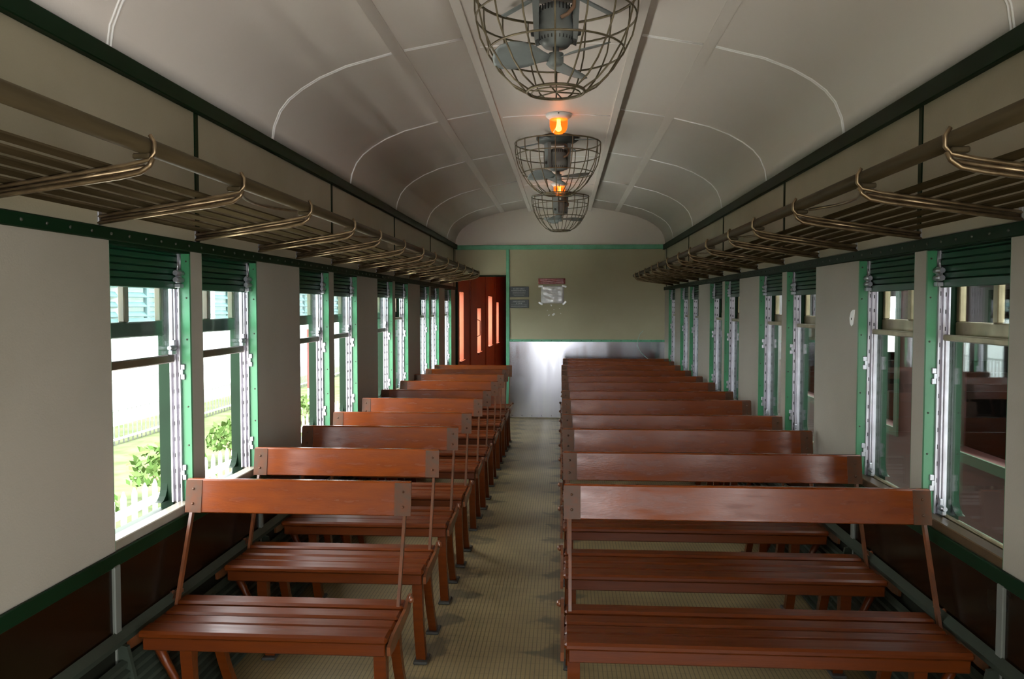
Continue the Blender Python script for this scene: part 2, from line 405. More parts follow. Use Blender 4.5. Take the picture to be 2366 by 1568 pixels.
t = MB().box(-XW, XW, YE, YE-0.02, 2.228, 2.287, 0.004).build('trim_7', 'green_light'); tag(t, 'light green moulding under the arched end panel', kind='structure')
t = MB().box(-0.70, -0.655, YE+0.06, YE-0.02, 0.0, 2.228, 0.004).build('trim_8', 'green_light'); tag(t, 'light green upright strip beside the doorway', kind='structure')
t = MB().box(-0.655, XW, YE, YE-0.015, 1.016, 1.046, 0.003).build('trim_9', 'green_light'); tag(t, 'light green strip above the shiny metal sheet', kind='structure')
d = empty('door_1', (0, YE, 0)); tag(d, 'open doorway with green head strip leading to the red vestibule', kind='structure')
MB().box(-XW, -0.70, 0.0, -0.015, 1.872, 1.892).build('head_strip', 'green_dark', d)
MB().box(-XW, -XW+0.03, 0.06, -0.01, 0.0, 1.88).build('jamb', 'green_dark', d)
MB().box(-XW, -0.70, -0.02, 0.08, 0.0, 0.012, 0.003).build('threshold', 'aluminium', d)

# rear end wall behind the camera; its doorway is added for frontal light
m = MB(); m.box(-XW, -0.52, YR-0.06, YR, 0, 2.3); m.box(0.42, XW, YR-0.06, YR, 0, 2.3); m.box(-0.52, 0.42, YR-0.06, YR, 1.95, 2.3)
m.prism([(-XW, 2.3)] + PROF + [(XW, 2.3)], 'y', YR-0.06, YR-0.001)
w = m.build('wall_rear', 'wall_paint'); tag(w, 'grey end wall behind the viewer with a doorway added to let light in', kind='structure')

# vestibule beyond the far doorway
def vestibule():
    y0, y1 = YE+0.06, 20.0
    ops = [(10.98, 11.43, 0.72, 1.68), (13.26, 13.83, 0.705, 1.446), (15.2, 16.0, 0.715, 1.67), (17.05, 17.62, 0.69, 1.565)]
    m = MB(); ed = y0; x0, x1 = -XW, -XW-0.13
    for a, b, z0, z1 in ops:
        m.box(x0, x1, ed, a, 0, 2.2); m.box(x0, x1, a, b, 0, z0); m.box(x0, x1, a, b, z1, 2.2); ed = b
    m.box(x0, x1, ed, y1, 0, 2.2)
    w = m.build('wall_vestibule', 'vestibule_red'); tag(w, 'red-brown vestibule wall with narrow window openings past the doorway', kind='structure')
    for a, b, z0, z1 in ops:
        MB().box(x0+0.01, x0+0.03, a-0.03, b+0.03, z0-0.03, z0).build('window_ledge', 'vestibule_red', w)
    for y in (12.2, 14.6, 16.6): MB().box(x0, x0+0.02, y-0.03, y+0.03, 0, 2.2, 0.003).build('post', 'vestibule_red', w)
    q = MB().tube([(x0, 13.22, 0.98), (x0+0.05, 13.22, 1.0), (x0+0.05, 13.22, 1.24), (x0, 13.22, 1.26)], 0.008, 6).build('grab_handle', 'slot_dark', w)
    w2 = MB().box(-0.60, -0.54, y0, y1, 0, 2.2).build('wall_partition', 'vestibule_red'); tag(w2, 'red-brown partition on the inner side of the vestibule', kind='structure')
    w3 = MB().box(-1.5, -0.54, y1, y1+0.06, 0, 2.2).build('wall_far', 'vestibule_red'); tag(w3, 'red-brown wall closing the far end of the vestibule', kind='structure')
    c = MB().box(-1.5, -0.54, y0, y1, 2.2, 2.26).build('ceiling_vestibule', 'vestibule_red'); tag(c, 'red-brown ceiling of the vestibule', kind='structure')
    f = MB().box(-1.5, -0.54, y0, y1, -0.06, 0.0).build('floor_vestibule', 'floor_ribbed'); tag(f, 'dark floor of the vestibule past the doorway', kind='structure')
vestibule()

# ------------------------------------------------------------------ windows
def window(n, s, y0, y1, raised, label):
    yc = (y0+y1)/2
    w = empty('window_%d' % n, (s*XW, yc, 0)); tag(w, label, kind='structure')
    h = (y1-y0)/2
    X = lambda d: s*d                       # depth outward from the wall face
    def B(name, m, d0, d1, a, b, z0, z1, c=0.0, par=w):
        return MB().box(X(d0), X(d1), a, b, z0, z1, c).build(name, m, par)
    # far and near jambs: inner green reveal, outer green frame; aluminium runners between
    for e in (-1, 1):
        th = 0.012 if e > 0 else 0.002
        B('reveal', 'green_mid', 0.0, 0.036, e*h, e*(h-th), Z_WAIST, Z_HEAD)
        B('outer_frame', 'green_dark', 0.078, 0.127, e*h, e*(h-0.014), Z_WAIST, Z_HEAD)
        tr = MB(); tr.box(X(0.036), X(0.078), e*h, e*(h-0.010), 0.73, Z_HEAD)
        for d0, d1 in ((0.036, 0.041), (0.053, 0.059), (0.072, 0.078)): tr.box(X(d0), X(d1), e*(h-0.010), e*(h-0.024), 0.73, Z_HEAD)
        tr = tr.build('runner', 'aluminium', w)
        q = MB(); z = 0.79
        while z < 1.66:
            q.box(X(0.044), X(0.050), e*(h-0.0095), e*(h-0.0108), z-0.008, z+0.008)
            q.box(X(0.062), X(0.069), e*(h-0.0095), e*(h-0.0108), z-0.011, z+0.004); z += 0.062
        tag(q.build('slots', 'slot_dark', tr), kind='stuff')
        for z in (1.235, 0.845):
            l = MB(); l.box(X(0.020), X(0.037), e*(h-0.012), e*(h-0.020), z-0.03, z-0.008, 0.002); l.box(X(0.020), X(0.037), e*(h-0.012), e*(h-0.020), z+0.008, z+0.03, 0.002)
            l.box(X(0.026), X(0.037), e*(h-0.012), e*(h-0.024), z-0.009, z+0.009); l.build('latch', 'steel', w)
        q = MB()
        for z in (0.95, 1.10, 1.36, 1.52, 1.66): q.lathe([(0.004, e*(h-0.012)), (0.003, e*(h-0.0145)), (0.0001, e*(h-0.015))], (X(0.012), 0, z), 6, 'y')
        tag(q.build('screws', 'screw', w), kind='stuff')
    B('head', 'green_dark', 0.0, 0.125, -h, h, Z_HEAD-0.012, Z_HEAD)
    B('window_sill', 'sill_metal' if s < 0 else 'sash_wood', 0.0, 0.050, -h, h, Z_WAIST, 0.733, 0.003)
    B('outer_sill', 'green_dark', 0.050, 0.140, -h, h, Z_WAIST-0.01, Z_WAIST+0.004, 0.002)
    # rounded lower corners of the outer frame
    for e in (-1, 1):
        pr = [(e*(h-0.014), 0.733), (e*(h-0.014), 0.80)] + [(e*(h-0.014-0.05*(1-math.cos(a))), 0.80-0.065*math.sin(a)) for a in (0.4, 0.8, 1.2, 1.57)]
        MB().prism(pr, 'x', X(0.10), X(0.127)).build('corner_fillet', 'green_dark', w)
    # roller shutter, drawn up so that only its lowest slats show
    zb = 1.556 + random.uniform(-0.006, 0.006)
    sh = B('shutter', 'shutter_green', 0.040, 0.056, -h+0.012, h-0.012, zb, zb+0.030, 0.003)
    for i in range(5):
        z = zb + 0.030 + i*0.0235
        pr = [(X(0.052), z), (X(0.041), z+0.004), (X(0.043), z+0.021), (X(0.052), z+0.0245)]
        MB().prism(pr, 'y', -h+0.013, h-0.013).build('slat', 'shutter_green', sh)
    e = 1
    lk = MB(); yy = h-0.035
    lk.box(X(0.018), X(0.040), yy-0.016, yy+0.016, zb+0.004, zb+0.020, 0.002); lk.box(X(0.022), X(0.040), yy-0.010, yy+0.012, zb+0.020, zb+0.075, 0.003)
    lk.lathe([(0.010, -0.028), (0.012, 0.0), (0.010, 0.028)], (X(0.024), yy-0.012, zb+0.06), 8, 'y'); lk.lathe([(0.010, -0.028), (0.012, 0.0), (0.010, 0.028)], (X(0.024), yy-0.012, zb+0.034), 8, 'y')
    lk.tube([(X(0.02), yy-0.03, zb+0.07), (X(0.018), yy-0.03, zb+0.10)], 0.004, 5)
    lk.build('shutter_lock', 'steel', sh)
    MB().tube([(X(0.034), h-0.014, zb+0.07), (X(0.034), h-0.014, Z_HEAD)], 0.0028, 5).build('lift_rod', 'steel', sh)
    # sliding sash
    if raised:
        z0, z1 = 1.272, 1.69
        sa = MB().box(X(0.058), X(0.078), -h+0.022, h-0.022, z0, z0+0.032, 0.004).build('sash', 'sash_wood', w)
        ylk = z0+0.032
    else:
        z0, z1 = 0.706, 1.386
        sa = MB().box(X(0.054), X(0.078), -h+0.020, h-0.020, z1-0.022, z1, 0.004).build('sash', 'brass', w)
        MB().box(X(0.058), X(0.078), -h+0.022, h-0.022, z0, z0+0.030, 0.004).build('bottom_rail', 'brass', sa)
        ylk = z0+0.030
    for e in (-1, 1):
        MB().box(X(0.060), X(0.076), e*(h-0.012), e*(h-0.030), z0, z1, 0.002).build('stile', 'aluminium', sa)
    MB().box(X(0.066), X(0.070), -h+0.026, h-0.026, z0+0.02, z1-0.004).build('pane', 'window_glass', sa)
    sl = MB(); yy = h-0.045
    sl.box(X(0.044), X(0.060), yy-0.022, yy+0.014, ylk, ylk+0.016, 0.002); sl.lathe([(0.008, -0.026), (0.010, 0), (0.008, 0.026)], (X(0.050), yy-0.008, ylk+0.026), 8, 'y')
    sl.box(X(0.046), X(0.060), yy, yy+0.014, ylk+0.016, ylk+0.055, 0.002); sl.build('sash_lock', 'steel', sa)
    # fixed outer ventilator with transom and mullion
    fm = 'sash_wood' if s < 0 else 'brass'
    tr = B('transom', 'green_dark' if s < 0 else 'brass', 0.100, 0.130, -h+0.014, h-0.014, 1.376, 1.432, 0.004)
    MB().box(X(0.102), X(0.126), -0.016, 0.016, 1.432, Z_HEAD-0.012, 0.003).build('mullion', fm, tr)
    for e in (-1, 1): MB().box(X(0.102), X(0.126), e*(h-0.014), e*(h-0.040), 1.432, Z_HEAD-0.012, 0.003).build('ventilator_stile', fm, tr)
    for e in (-1, 1): MB().box(X(0.112), X(0.116), e*0.012, e*(h-0.03), 1.425, Z_HEAD-0.01).build('pane', 'window_glass', tr)
    return w
L_UP = [1, 1, 1, 1, 1, 0, 0, 0, 0]
n = 1
for i, (a, b) in enumerate(VIEW):
    st = 'raised sash' if L_UP[i] else 'closed sash'
    window(n, -1, a, b, bool(L_UP[i]), '%s window from the camera in the bright wall, half-drawn green shutter, %s' % (ORD[i], st)); n += 1
for i, (a, b) in enumerate(VIEW):
    window(n, 1, a, b, False, '%s window from the camera in the dark wall, half-drawn green shutter, closed brass sash' % ORD[i]); n += 1

# ------------------------------------------------------------------ slatted benches
def make_bench(xa, xw, aisle_dir, name):
    """xa aisle end, xw wall end (absolute x); y = 0 at the seat front; aisle_dir: +1 when the aisle lies towards +x"""
    root = empty(name)
    x0, x1 = min(xa, xw), max(xa, xw)
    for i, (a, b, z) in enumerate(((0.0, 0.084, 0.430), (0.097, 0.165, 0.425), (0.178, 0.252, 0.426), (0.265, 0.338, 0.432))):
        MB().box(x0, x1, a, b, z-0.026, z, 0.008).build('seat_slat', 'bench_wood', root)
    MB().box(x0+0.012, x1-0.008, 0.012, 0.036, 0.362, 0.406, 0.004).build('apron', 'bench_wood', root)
    MB().box(x0+0.012, x1-0.012, 0.300, 0.322, 0.370, 0.405, 0.003).build('rear_apron', 'bench_wood', root)
    # backrest plank, leaning back, with end straps
    def bk(x, y, z): return (x, y, z)
    if aisle_dir < 0: x1 += 0.034
    else: x0 -= 0.020
    tl = 0.020; zt, zb = 0.842, 0.722; yt = 0.415; th = 0.020
    pr = [(yt-tl, zb), (yt-0.004, zt-0.006), (yt, zt), (yt+th-0.004, zt), (yt+th, zt-0.006), (yt+th-tl, zb), (yt+th-tl-0.004, zb-0.004), (yt-tl+0.004, zb-0.004)]
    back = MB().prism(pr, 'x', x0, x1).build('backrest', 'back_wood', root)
    for xe, sg in ((x0, 1), (x1, -1)):
        a, b = xe, xe + sg*0.058
        sp = [(yt-tl-0.004, zb-0.002), (yt-0.006, zt-0.004), (yt-0.002, zt-0.004), (yt-tl+0.002, zb-0.002)]
        stp = MB().prism(sp, 'x', a - sg*0.003, b)
        for f in (0.25, 0.7): stp.lathe([(0.006, yt-tl*(1-f)-0.003), (0.004, yt-tl*(1-f)-0.008), (0.0001, yt-tl*(1-f)-0.009)], (a+sg*0.026, 0, zb+f*0.12), 7, 'y')
        stp.build('end_strap', 'strap', back)
    # end irons: back support bar to the pivot on the seat end, side rail, knob
    for xe, sg in ((x0, 1), (x1, -1)):
        xp = xe + sg*0.020
        MB().bar((xp, yt-tl+0.012, zb+0.01), (xp, 0.262, 0.385), 0.011, 0.020, (0, 1, 0.35)).build('back_support', 'bench_iron', root)
        pr = [(0.0, 0.372), (-0.004, 0.402), (0.06, 0.418), (0.26, 0.424), (0.335, 0.446), (0.368, 0.442), (0.372, 0.42), (0.33, 0.395), (0.2, 0.378), (0.06, 0.366)]
        MB().prism(pr, 'x', xe - sg*0.012, xe - sg*0.001).build('side_rail', 'bench_iron', root)
        MB().lathe([(0.012, 0), (0.014, -sg*0.006), (0.009, -sg*0.014), (0.0001, -sg*0.016)], (xe - sg*0.012, 0.318, 0.438), 10, 'x').build('pivot_knob', 'bench_iron', root)
    # legs: splayed pairs, aisle pair near the end, wall pair set in with a curved brace
    sg = -aisle_dir
    for xl in (xa + sg*0.030, xw - sg*0.150):
        for (ya, yb, w_) in ((0.050, 0.135, 0.040), (0.262, 0.440, 0.034)):
            pts = []
            for i in range(7):
                t_ = i/6; z = 0.385*(1-t_); y = ya + (yb-ya)*(t_**1.2) - 0.018*math.sin(math.pi*t_)
                pts.append((y, z))
            hw = [0.024, 0.020, 0.017, 0.016, 0.016, 0.017, 0.019]
            pr = [(y-hw[i], z) for i, (y, z) in enumerate(pts)] + [(y+hw[i], z) for i, (y, z) in list(enumerate(pts))[::-1]]
            lg = MB().prism(pr, 'x', xl-w_/2, xl+w_/2).build('leg', 'bench_wood', root)
            MB().box(xl-0.03, xl+0.03, yb-0.05, yb+0.045, 0.0, 0.012, 0.004).build('foot_plate', 'foot_iron', lg)
        MB().box(xl-0.012, xl+0.012, 0.06, 0.30, 0.34, 0.372, 0.003).build('cross_bearer', 'bench_wood', root)
    xb = xw - sg*0.150
    MB().tube([(xw - sg*0.035, 0.06, 0.372), (xw - sg*0.065, 0.065, 0.30), (xw - sg*0.11, 0.08, 0.20), (xb + sg*0.01, 0.10, 0.10)], [0.018, 0.015, 0.014, 0.013], 6).build('brace', 'bench_wood', root)
    return root
YL = [2.897, 3.56, 4.232, 4.80, 5.54, 6.10, 6.834, 7.50, 8.13, 8.682]
YRr = [2.896, 3.545, 4.222, 4.785, 5.56, 6.12, 6.83, 7.42, 8.07, 8.78, 9.40, 9.87]
pl_ = make_bench(-0.500, -1.325, 1, 'bench'); pr_ = make_bench(0.066, 1.318, -1, 'bench')
for i, y in enumerate(YL):
    o = pl_ if i == 0 else copy_tree(pl_)
    o.location = (random.uniform(-0.006, 0.004) if i else 0, y-0.415, 0)
    tag(o, 'short red-brown slatted bench by the bright windows, %s row from the camera' % ORD[i], 'bench', 'short benches beside the bright windows')
for i, y in enumerate(YRr):
    o = pr_ if i == 0 else copy_tree(pr_)
    o.location = ((-0.003*i if i < 10 else -0.012), y-0.415, 0)
    tag(o, 'long red-brown slatted bench by the dark windows, %s row from the camera' % ORD[i], 'bench', 'long benches beside the dark windows')

# ------------------------------------------------------------------ luggage racks
def rack(s, yend, zoff, label):
    r = empty('luggage_rack', (s*XW, 0, 0)); tag(r, label, 'luggage rack', 'overhead luggage racks')
    X = lambda a: -s*a                                   # a = distance from the wall towards the middle
    y0 = YR+0.05
    MB().tube([(X(0.435), y0, 1.872+zoff), (X(0.435), yend, 1.872+zoff)], 0.021, 12).build('front_rail', 'rack_wood', r)
    sl = (1.835-1.768)/(0.46-0.015)
    zt = lambda a: 1.772 + sl*a + zoff
    for i in range(6):
        a0 = 0.026 + i*0.058; a1 = a0+0.034
        pr = [(X(a0), zt(a0)), (X(a1), zt(a1)), (X(a1), zt(a1)+0.005), (X(a0), zt(a0)+0.005)]
        MB().prism(pr, 'y', y0, yend).build('slat', 'rack_slat', r)
    ys = []
    for k in range(-2, 6):
        for d in (2.395, 3.045, 3.69):
            y = d + 1.829*k
            if y0 < y < yend+0.02: ys.append(y)
    # cast bracket: two rods and a middle web, hooked up round the front rail, on a small wall plate
    b = MB()
    z = zoff
    up = [(X(0.004), 0, 1.764+z), (X(0.2), 0, 1.794+z), (X(0.40), 0, 1.824+z), (X(0.455), 0, 1.836+z), (X(0.468), 0, 1.852+z), (X(0.468), 0, 1.876+z), (X(0.458), 0, 1.894+z)]
    lo = [(X(0.004), 0, 1.744+z), (X(0.2), 0, 1.771+z), (X(0.38), 0, 1.795+z), (X(0.432), 0, 1.806+z), (X(0.455), 0, 1.822+z), (X(0.464), 0, 1.84+z)]
    b.tube([(p[0], -0.005, p[2]) for p in up], 0.0055, 6); b.tube([(p[0], -0.005, p[2]) for p in lo], 0.0065, 6)
    b.tube([(X(0.004), 0.004, 1.754+z), (X(0.44), 0.004, 1.820+z)], 0.007, 5)
    bm_ = b.build('bracket', 'bronze', r); bm_.location = (0, ys[0], 0)
    pt = MB().box(X(0.0), X(0.010), -0.010, 0.010, 1.738+z, 1.795+z, 0.002).build('wall_plate', 'steel', bm_)
    cl = MB().box(X(0.414), X(0.456), -0.009, 0.009, 1.838+z, 1.852+z, 0.003).build('rail_clamp', 'rack_wood', bm_)
    for y in ys[1:]:
        c = inst('bracket', bm_, r, (0, y, 0))
        inst('wall_plate', pt, c); inst('rail_clamp', cl, c)
    # bowed tie rods under the front rail, one in every other bay
    for i, (a, b2) in enumerate(zip(ys, ys[1:])):
        if i % 2 == 0 and a > 1.5:
            q = MB(); n_ = 9
            q.tube([(X(0.43-0.055*math.sin(math.pi*j/(n_-1))), a+0.05+(b2-a-0.12)*j/(n_-1), 1.845+z-0.004*math.sin(math.pi*j/(n_-1))) for j in range(n_)], 0.0055, 5)
            q.build('tie_rod', 'bronze', r)
    return r
rack(-1, 9.25, 0.0, 'wooden slatted luggage rack above the bright windows')
rack(1, 10.12, -0.008, 'wooden slatted luggage rack above the dark windows')

# ------------------------------------------------------------------ heater guards along the walls
def heater(s, label):
    h = empty('heater_guard', (s*XW, 0, 0)); tag(h, label, 'heater guard', 'heater guards under the windows')
    X = lambda a: -s*a
    y0, y1 = 1.0, YE-0.1
    pr = [(X(0.006), 0.412), (X(0.029), 0.404), (X(0.034), 0.424), (X(0.012), 0.448)]
    MB().prism(pr, 'y', y0, y1).build('top_rail', 'heater_grey', h)
    n_ = 11
    for i in range(n_):
        f = i/(n_-1); a = 0.036 + 0.085*f; z = 0.345 - 0.285*f
        MB().prism([(X(a-0.010), z), (X(a+0.010), z-0.010), (X(a+0.012), z+0.006), (X(a-0.006), z+0.014)], 'y', y0, y1).build('slat', 'heater_grey', h)
    MB().box(X(0.006), X(0.012), y0, y1, 0.03, 0.41).build('back_plate', 'heater_dark', h)
    for k in range(0, 5):
        for d in (2.44, 3.66):
            y = d + 1.827*k
            if y < y1:
                MB().prism([(X(0.006), 0.0), (X(0.135), 0.0), (X(0.046), 0.40), (X(0.006), 0.41)], 'y', y-0.008, y+0.008).build('end_rib', 'heater_grey', h)
heater(-1, 'grey slatted heater guard at floor level below the bright windows')
heater(1, 'grey slatted heater guard at floor level below the dark windows')

# ------------------------------------------------------------------ caged ceiling fans
def make_fan():
    f = empty('ceiling_fan')
    zc = 2.742
    MB().lathe([(0.16, zc+0.01), (0.16, zc-0.012), (0.135, zc-0.03), (0.09, zc-0.04), (0.0001, zc-0.042)], n=28).build('mount_plate', 'fan_dark', f)
    # U-shaped hanger of two flat cheeks
    for s in (-1, 1):
        MB().prism([(s*0.066, zc-0.03), (s*0.094, zc-0.03), (s*0.086, 2.545), (s*0.080, 2.515), (s*0.066, 2.52)], 'y', -0.040, 0.040).build('hanger', 'fan_grey', f)
        MB().lathe([(0.014, s*0.085), (0.012, s*0.097), (0.0001, s*0.099)], (0, 0, 2.555), 10, 'x').build('pivot_bolt', 'fan_dark', f)
    mo = MB().lathe([(0.0001, 2.668), (0.03, 2.666), (0.055, 2.652), (0.064, 2.63), (0.066, 2.585), (0.073, 2.575), (0.073, 2.545), (0.066, 2.520), (0.048, 2.500), (0.0001, 2.498)], n=28).build('motor', 'fan_grey', f)
    q = MB()
    for j in range(28):
        a = 2*math.pi*j/28
        for r, z in ((0.0665, 2.640), (0.0675, 2.530)):
            q.box(-0.0018, 0.0018, r-0.003, r+0.0015, z-0.011, z+0.011)
            vs = q.bm.verts[-8:] if False else list(q.bm.verts)[-8:]
            bmesh.ops.rotate(q.bm, verts=vs, cent=(0, 0, 0), matrix=Matrix.Rotation(a, 3, 'Z'))
    tag(q.build('vent_slots', 'slot_dark', mo), kind='stuff')
    MB().tube([(0.02, -0.068, 2.590), (0.045, -0.075, 2.60), (0.068, -0.06, 2.63), (0.072, -0.03, 2.67), (0.05, -0.01, 2.705)], 0.008, 8).build('cable', 'cable', f)
    MB().lathe([(0.012, 2.50), (0.012, 2.478), (0.030, 2.474), (0.030, 2.440), (0.022, 2.430), (0.0001, 2.428)], n=18).build('hub', 'fan_grey', f)
    # three broad rounded blades with pitch
    def blade():
        m = MB(); bm = m.bm; out = []
        prof = [(0.026, -0.016, 0.016), (0.06, -0.03, 0.032), (0.10, -0.058, 0.060), (0.15, -0.082, 0.078), (0.20, -0.085, 0.074), (0.235, -0.062, 0.050), (0.250, -0.02, 0.015)]
        g = []
        for r, a, b in prof:
            row = []
            for j in range(6):
                t_ = a + (b-a)*j/5; pz = 0.42*t_ - 0.9*t_*t_*(1 if t_ > 0 else -1)
                row.append((r, t_, 2.456 + pz))
            g.append(row)
        for dz in (0.0015, -0.0015):
            V = [[bm.verts.new((x, y, z+dz)) for x, y, z in row] for row in g]; out.append(V)
            for i in range(len(V)-1):
                for j in range(5): bm.faces.new((V[i][j], V[i+1][j], V[i+1][j+1], V[i][j+1])).smooth = True
        A, Bv = out; n_ = len(A)
        loop = [(i, 0) for i in range(n_)] + [(n_-1, j) for j in range(1, 6)] + [(i, 5) for i in range(n_-2, -1, -1)] + [(0, j) for j in range(4, 0, -1)]
        for (i, j), (k, l) in zip(loop, loop[1:]+loop[:1]): bm.faces.new((A[i][j], A[k][l], Bv[k][l], Bv[i][j]))
        return m.build('blade', 'fan_grey', f)
    b0 = blade(); b0.rotation_euler = (0, 0, math.radians(197))
    for a in (317, 77): inst('blade', b0, f, (0, 0, 0), (0, 0, math.radians(a)))
    # wire cage
    ring = lambda r, z, n_=40: [(r*math.cos(2*math.pi*j/n_), r*math.sin(2*math.pi*j/n_), z) for j in range(n_)]
    cage = MB().tube(ring(0.320, 2.700), 0.0055, 6, True).build('cage', 'wire', f)
    for r, z, t_ in ((0.313, 2.610, 0.004), (0.266, 2.478, 0.004), (0.112, 2.327, 0.006), (0.095, 2.320, 0.003)):
        MB().tube(ring(r, z), t_, 6, True).build('ring', 'wire', cage)
    pts = [(0.320, 2.70), (0.319, 2.65), (0.313, 2.61), (0.297, 2.54), (0.266, 2.478), (0.222, 2.41), (0.172, 2.36), (0.112, 2.327)]
    wr = MB().tube([(r, 0, z) for r, z in pts], 0.0036, 5).build('wire', 'wire', cage)
    for j in range(1, 16): inst('wire', wr, cage, (0, 0, 0), (0, 0, 2*math.pi*j/16))
    wr.rotation_euler = (0, 0, 0)
    for a in (0.3, 1.35, 2.4): MB().tube([(0.112*math.cos(a), 0.112*math.sin(a), 2.326), (-0.112*math.cos(a), -0.112*math.sin(a), 2.326)], 0.0032, 5).build('cross_wire', 'wire', cage)
    for j in range(4):
        a = math.pi/4 + j*math.pi/2; c, s_ = math.cos(a), math.sin(a)
        MB().bar((0.12*c, 0.12*s_, zc-0.02), (0.322*c, 0.322*s_, 2.702), 0.022, 0.006).build('stay', 'fan_grey', cage)
    return f
fan = make_fan()
for i, (x, y, lab) in enumerate(((0.028, 3.18, 'grey caged ceiling fan nearest the camera, partly cut by the frame'), (0.012, 6.06, 'grey caged ceiling fan between the two amber lamps'), (0.018, 9.0, 'grey caged ceiling fan farthest off, before the arched end panel'))):
    o = fan if i == 0 else copy_tree(fan)
    o.location = (x, y, 0); o.rotation_euler = (0, 0, math.radians((0, 20, 52)[i]))
    tag(o, lab, 'fan', 'caged ceiling fans')

# ------------------------------------------------------------------ amber ceiling lamps
for x, y, lab in ((0.024, 5.33, 'amber glass ceiling lamp on white base, nearer of the two lit ones'), (0.012, 8.31, 'amber glass ceiling lamp, farther of the two, seen past the middle fan')):
    l = empty('ceiling_lamp', (x, y, 0)); tag(l, lab, 'lamp', 'amber ceiling lamps')
    MB().lathe([(0.084, 2.750), (0.084, 2.733), (0.076, 2.724), (0.064, 2.716), (0.058, 2.712), (0.0001, 2.711)], n=32).build('lamp_base', 'porcelain', l)
    q = MB().lathe([(0.005, -0.001), (0.004, -0.004), (0.0001, -0.005)], (0, -0.083, 2.736), 8, 'y').build('screw', 'slot_dark', l)
    MB().lathe([(0.059, 2.714), (0.059, 2.680), (0.056, 2.655), (0.046, 2.634), (0.030, 2.622), (0.0001, 2.618)], n=32).build('glass_dome', 'amber_glass', l)
    MB().lathe([(0.012, 2.712), (0.012, 2.695), (0.014, 2.675), (0.020, 2.655), (0.019, 2.645), (0.010, 2.636), (0.0001, 2.634)], n=18).build('bulb', 'bulb_glow', l)
    pd = bpy.data.lights.new('lamp_light', 'POINT'); pd.energy = 0.16; pd.color = (1.0, 0.42, 0.16); pd.shadow_soft_size = 0.03
    po = bpy.data.objects.new('lamp_light', pd); COL.objects.link(po); po.parent = l; po.location = (0, 0, 2.632)

# ------------------------------------------------------------------ notices on the end wall
def glyphs(m, x0, x1, z, hgt, n_, y, fill=0.7):
    st = (x1-x0)/n_
    for i in range(n_):
        a = x0 + i*st
        for k in range(3):
            zz = z - hgt/2 + hgt*(k+0.5)/3; b0 = a + st*random.uniform(0.0, 0.25); b1 = a + st*random.uniform(fill-0.15, fill+0.1)
            m.box(b0, b1, y, y-0.0006, zz-hgt*0.09, zz+hgt*0.09)
        c = a + st*random.uniform(0.25, 0.5); m.box(c, c+st*0.1, y, y-0.0006, z-hgt/2, z+hgt/2)
def plate(z0, z1, rows, label):
    s = empty('notice_plate', (0, YE, 0)); tag(s, label, 'notice', 'dark notices beside the doorway')
    MB().box(-0.652, -0.400, 0.0, -0.008, z0, z1, 0.002).build('plate', 'sign_dark', s)
    q = MB()
    for (x0, x1, z, hg, n_) in rows: glyphs(q, x0, x1, z, hg, n_, -0.008)
    q.build('lettering', 'print_white', s)
plate(1.604, 1.741, [(-0.608, -0.455, 1.712, 0.016, 9), (-0.63, -0.44, 1.688, 0.014, 16), (-0.615, -0.445, 1.664, 0.008, 22), (-0.615, -0.445, 1.645, 0.008, 22), (-0.60, -0.46, 1.626, 0.008, 18)], 'upper dark blue-grey notice plate with faint lettering by the doorway strip')
plate(1.461, 1.570, [(-0.612, -0.450, 1.546, 0.017, 10), (-0.572, -0.482, 1.522, 0.015, 4), (-0.640, -0.425, 1.500, 0.009, 24), (-0.640, -0.425, 1.480, 0.009, 24)], 'lower dark notice plate with white lettering by the doorway strip')
p = empty('notice_sheet', (0, YE, 0)); tag(p, 'creased shiny white notice sheet taped below a red strip', 'notice')
def wavy(x0, x1, z0, z1, y, name, m, par, amp=0.004, n_=12):
    q = MB(); V = [[q.bm.verts.new((x0+(x1-x0)*i/n_, y-0.003-amp*(1+math.sin(3.1*i/n_*3+2*k/n_*5)*math.cos(2.3*k/n_*4)), z0+(z1-z0)*k/n_)) for i in range(n_+1)] for k in range(n_+1)]
    for k in range(n_):
        for i in range(n_): q.bm.faces.new((V[k][i], V[k][i+1], V[k+1][i+1], V[k+1][i])).smooth = True
    b = [V[0][i] for i in range(n_+1)] + [V[k][n_] for k in range(1, n_+1)] + [V[n_][i] for i in range(n_-1, -1, -1)] + [V[k][0] for k in range(n_-1, 0, -1)]
    W2 = [q.bm.verts.new((v.co.x, y, v.co.z)) for v in b]
    for i in range(len(b)): q.bm.faces.new((b[i], b[(i+1) % len(b)], W2[(i+1) % len(b)], W2[i]))
    return q.build(name, m, par)
wavy(-0.240, 0.058, 1.520, 1.750, 0.0, 'sheet', 'paper', p)
q = MB()
for k in range(7): glyphs(q, -0.20, 0.02, 1.715-k*0.022, 0.006, 20, -0.013)
q.build('print', 'print_grey', p)
for x, z, a in ((-0.245, 1.745, 0.1), (0.065, 1.745, -0.3), (-0.245, 1.520, -0.5), (0.068, 1.525, 0.8)):
    q = MB(); q.bar((x-0.03*math.cos(a), -0.014, z-0.03*math.sin(a)), (x+0.03*math.cos(a), -0.014, z+0.03*math.sin(a)), 0.004, 0.022, (-math.sin(a), 0, math.cos(a))); q.build('corner_tape', 'tape_clear', p)
r = empty('red_strip', (0, YE, 0)); tag(r, 'creased dark red plastic strip above the white notice sheet', 'strip')
wavy(-0.275, 0.078, 1.772, 1.848, 0.0, 'strip', 'tape_red', r, 0.003)
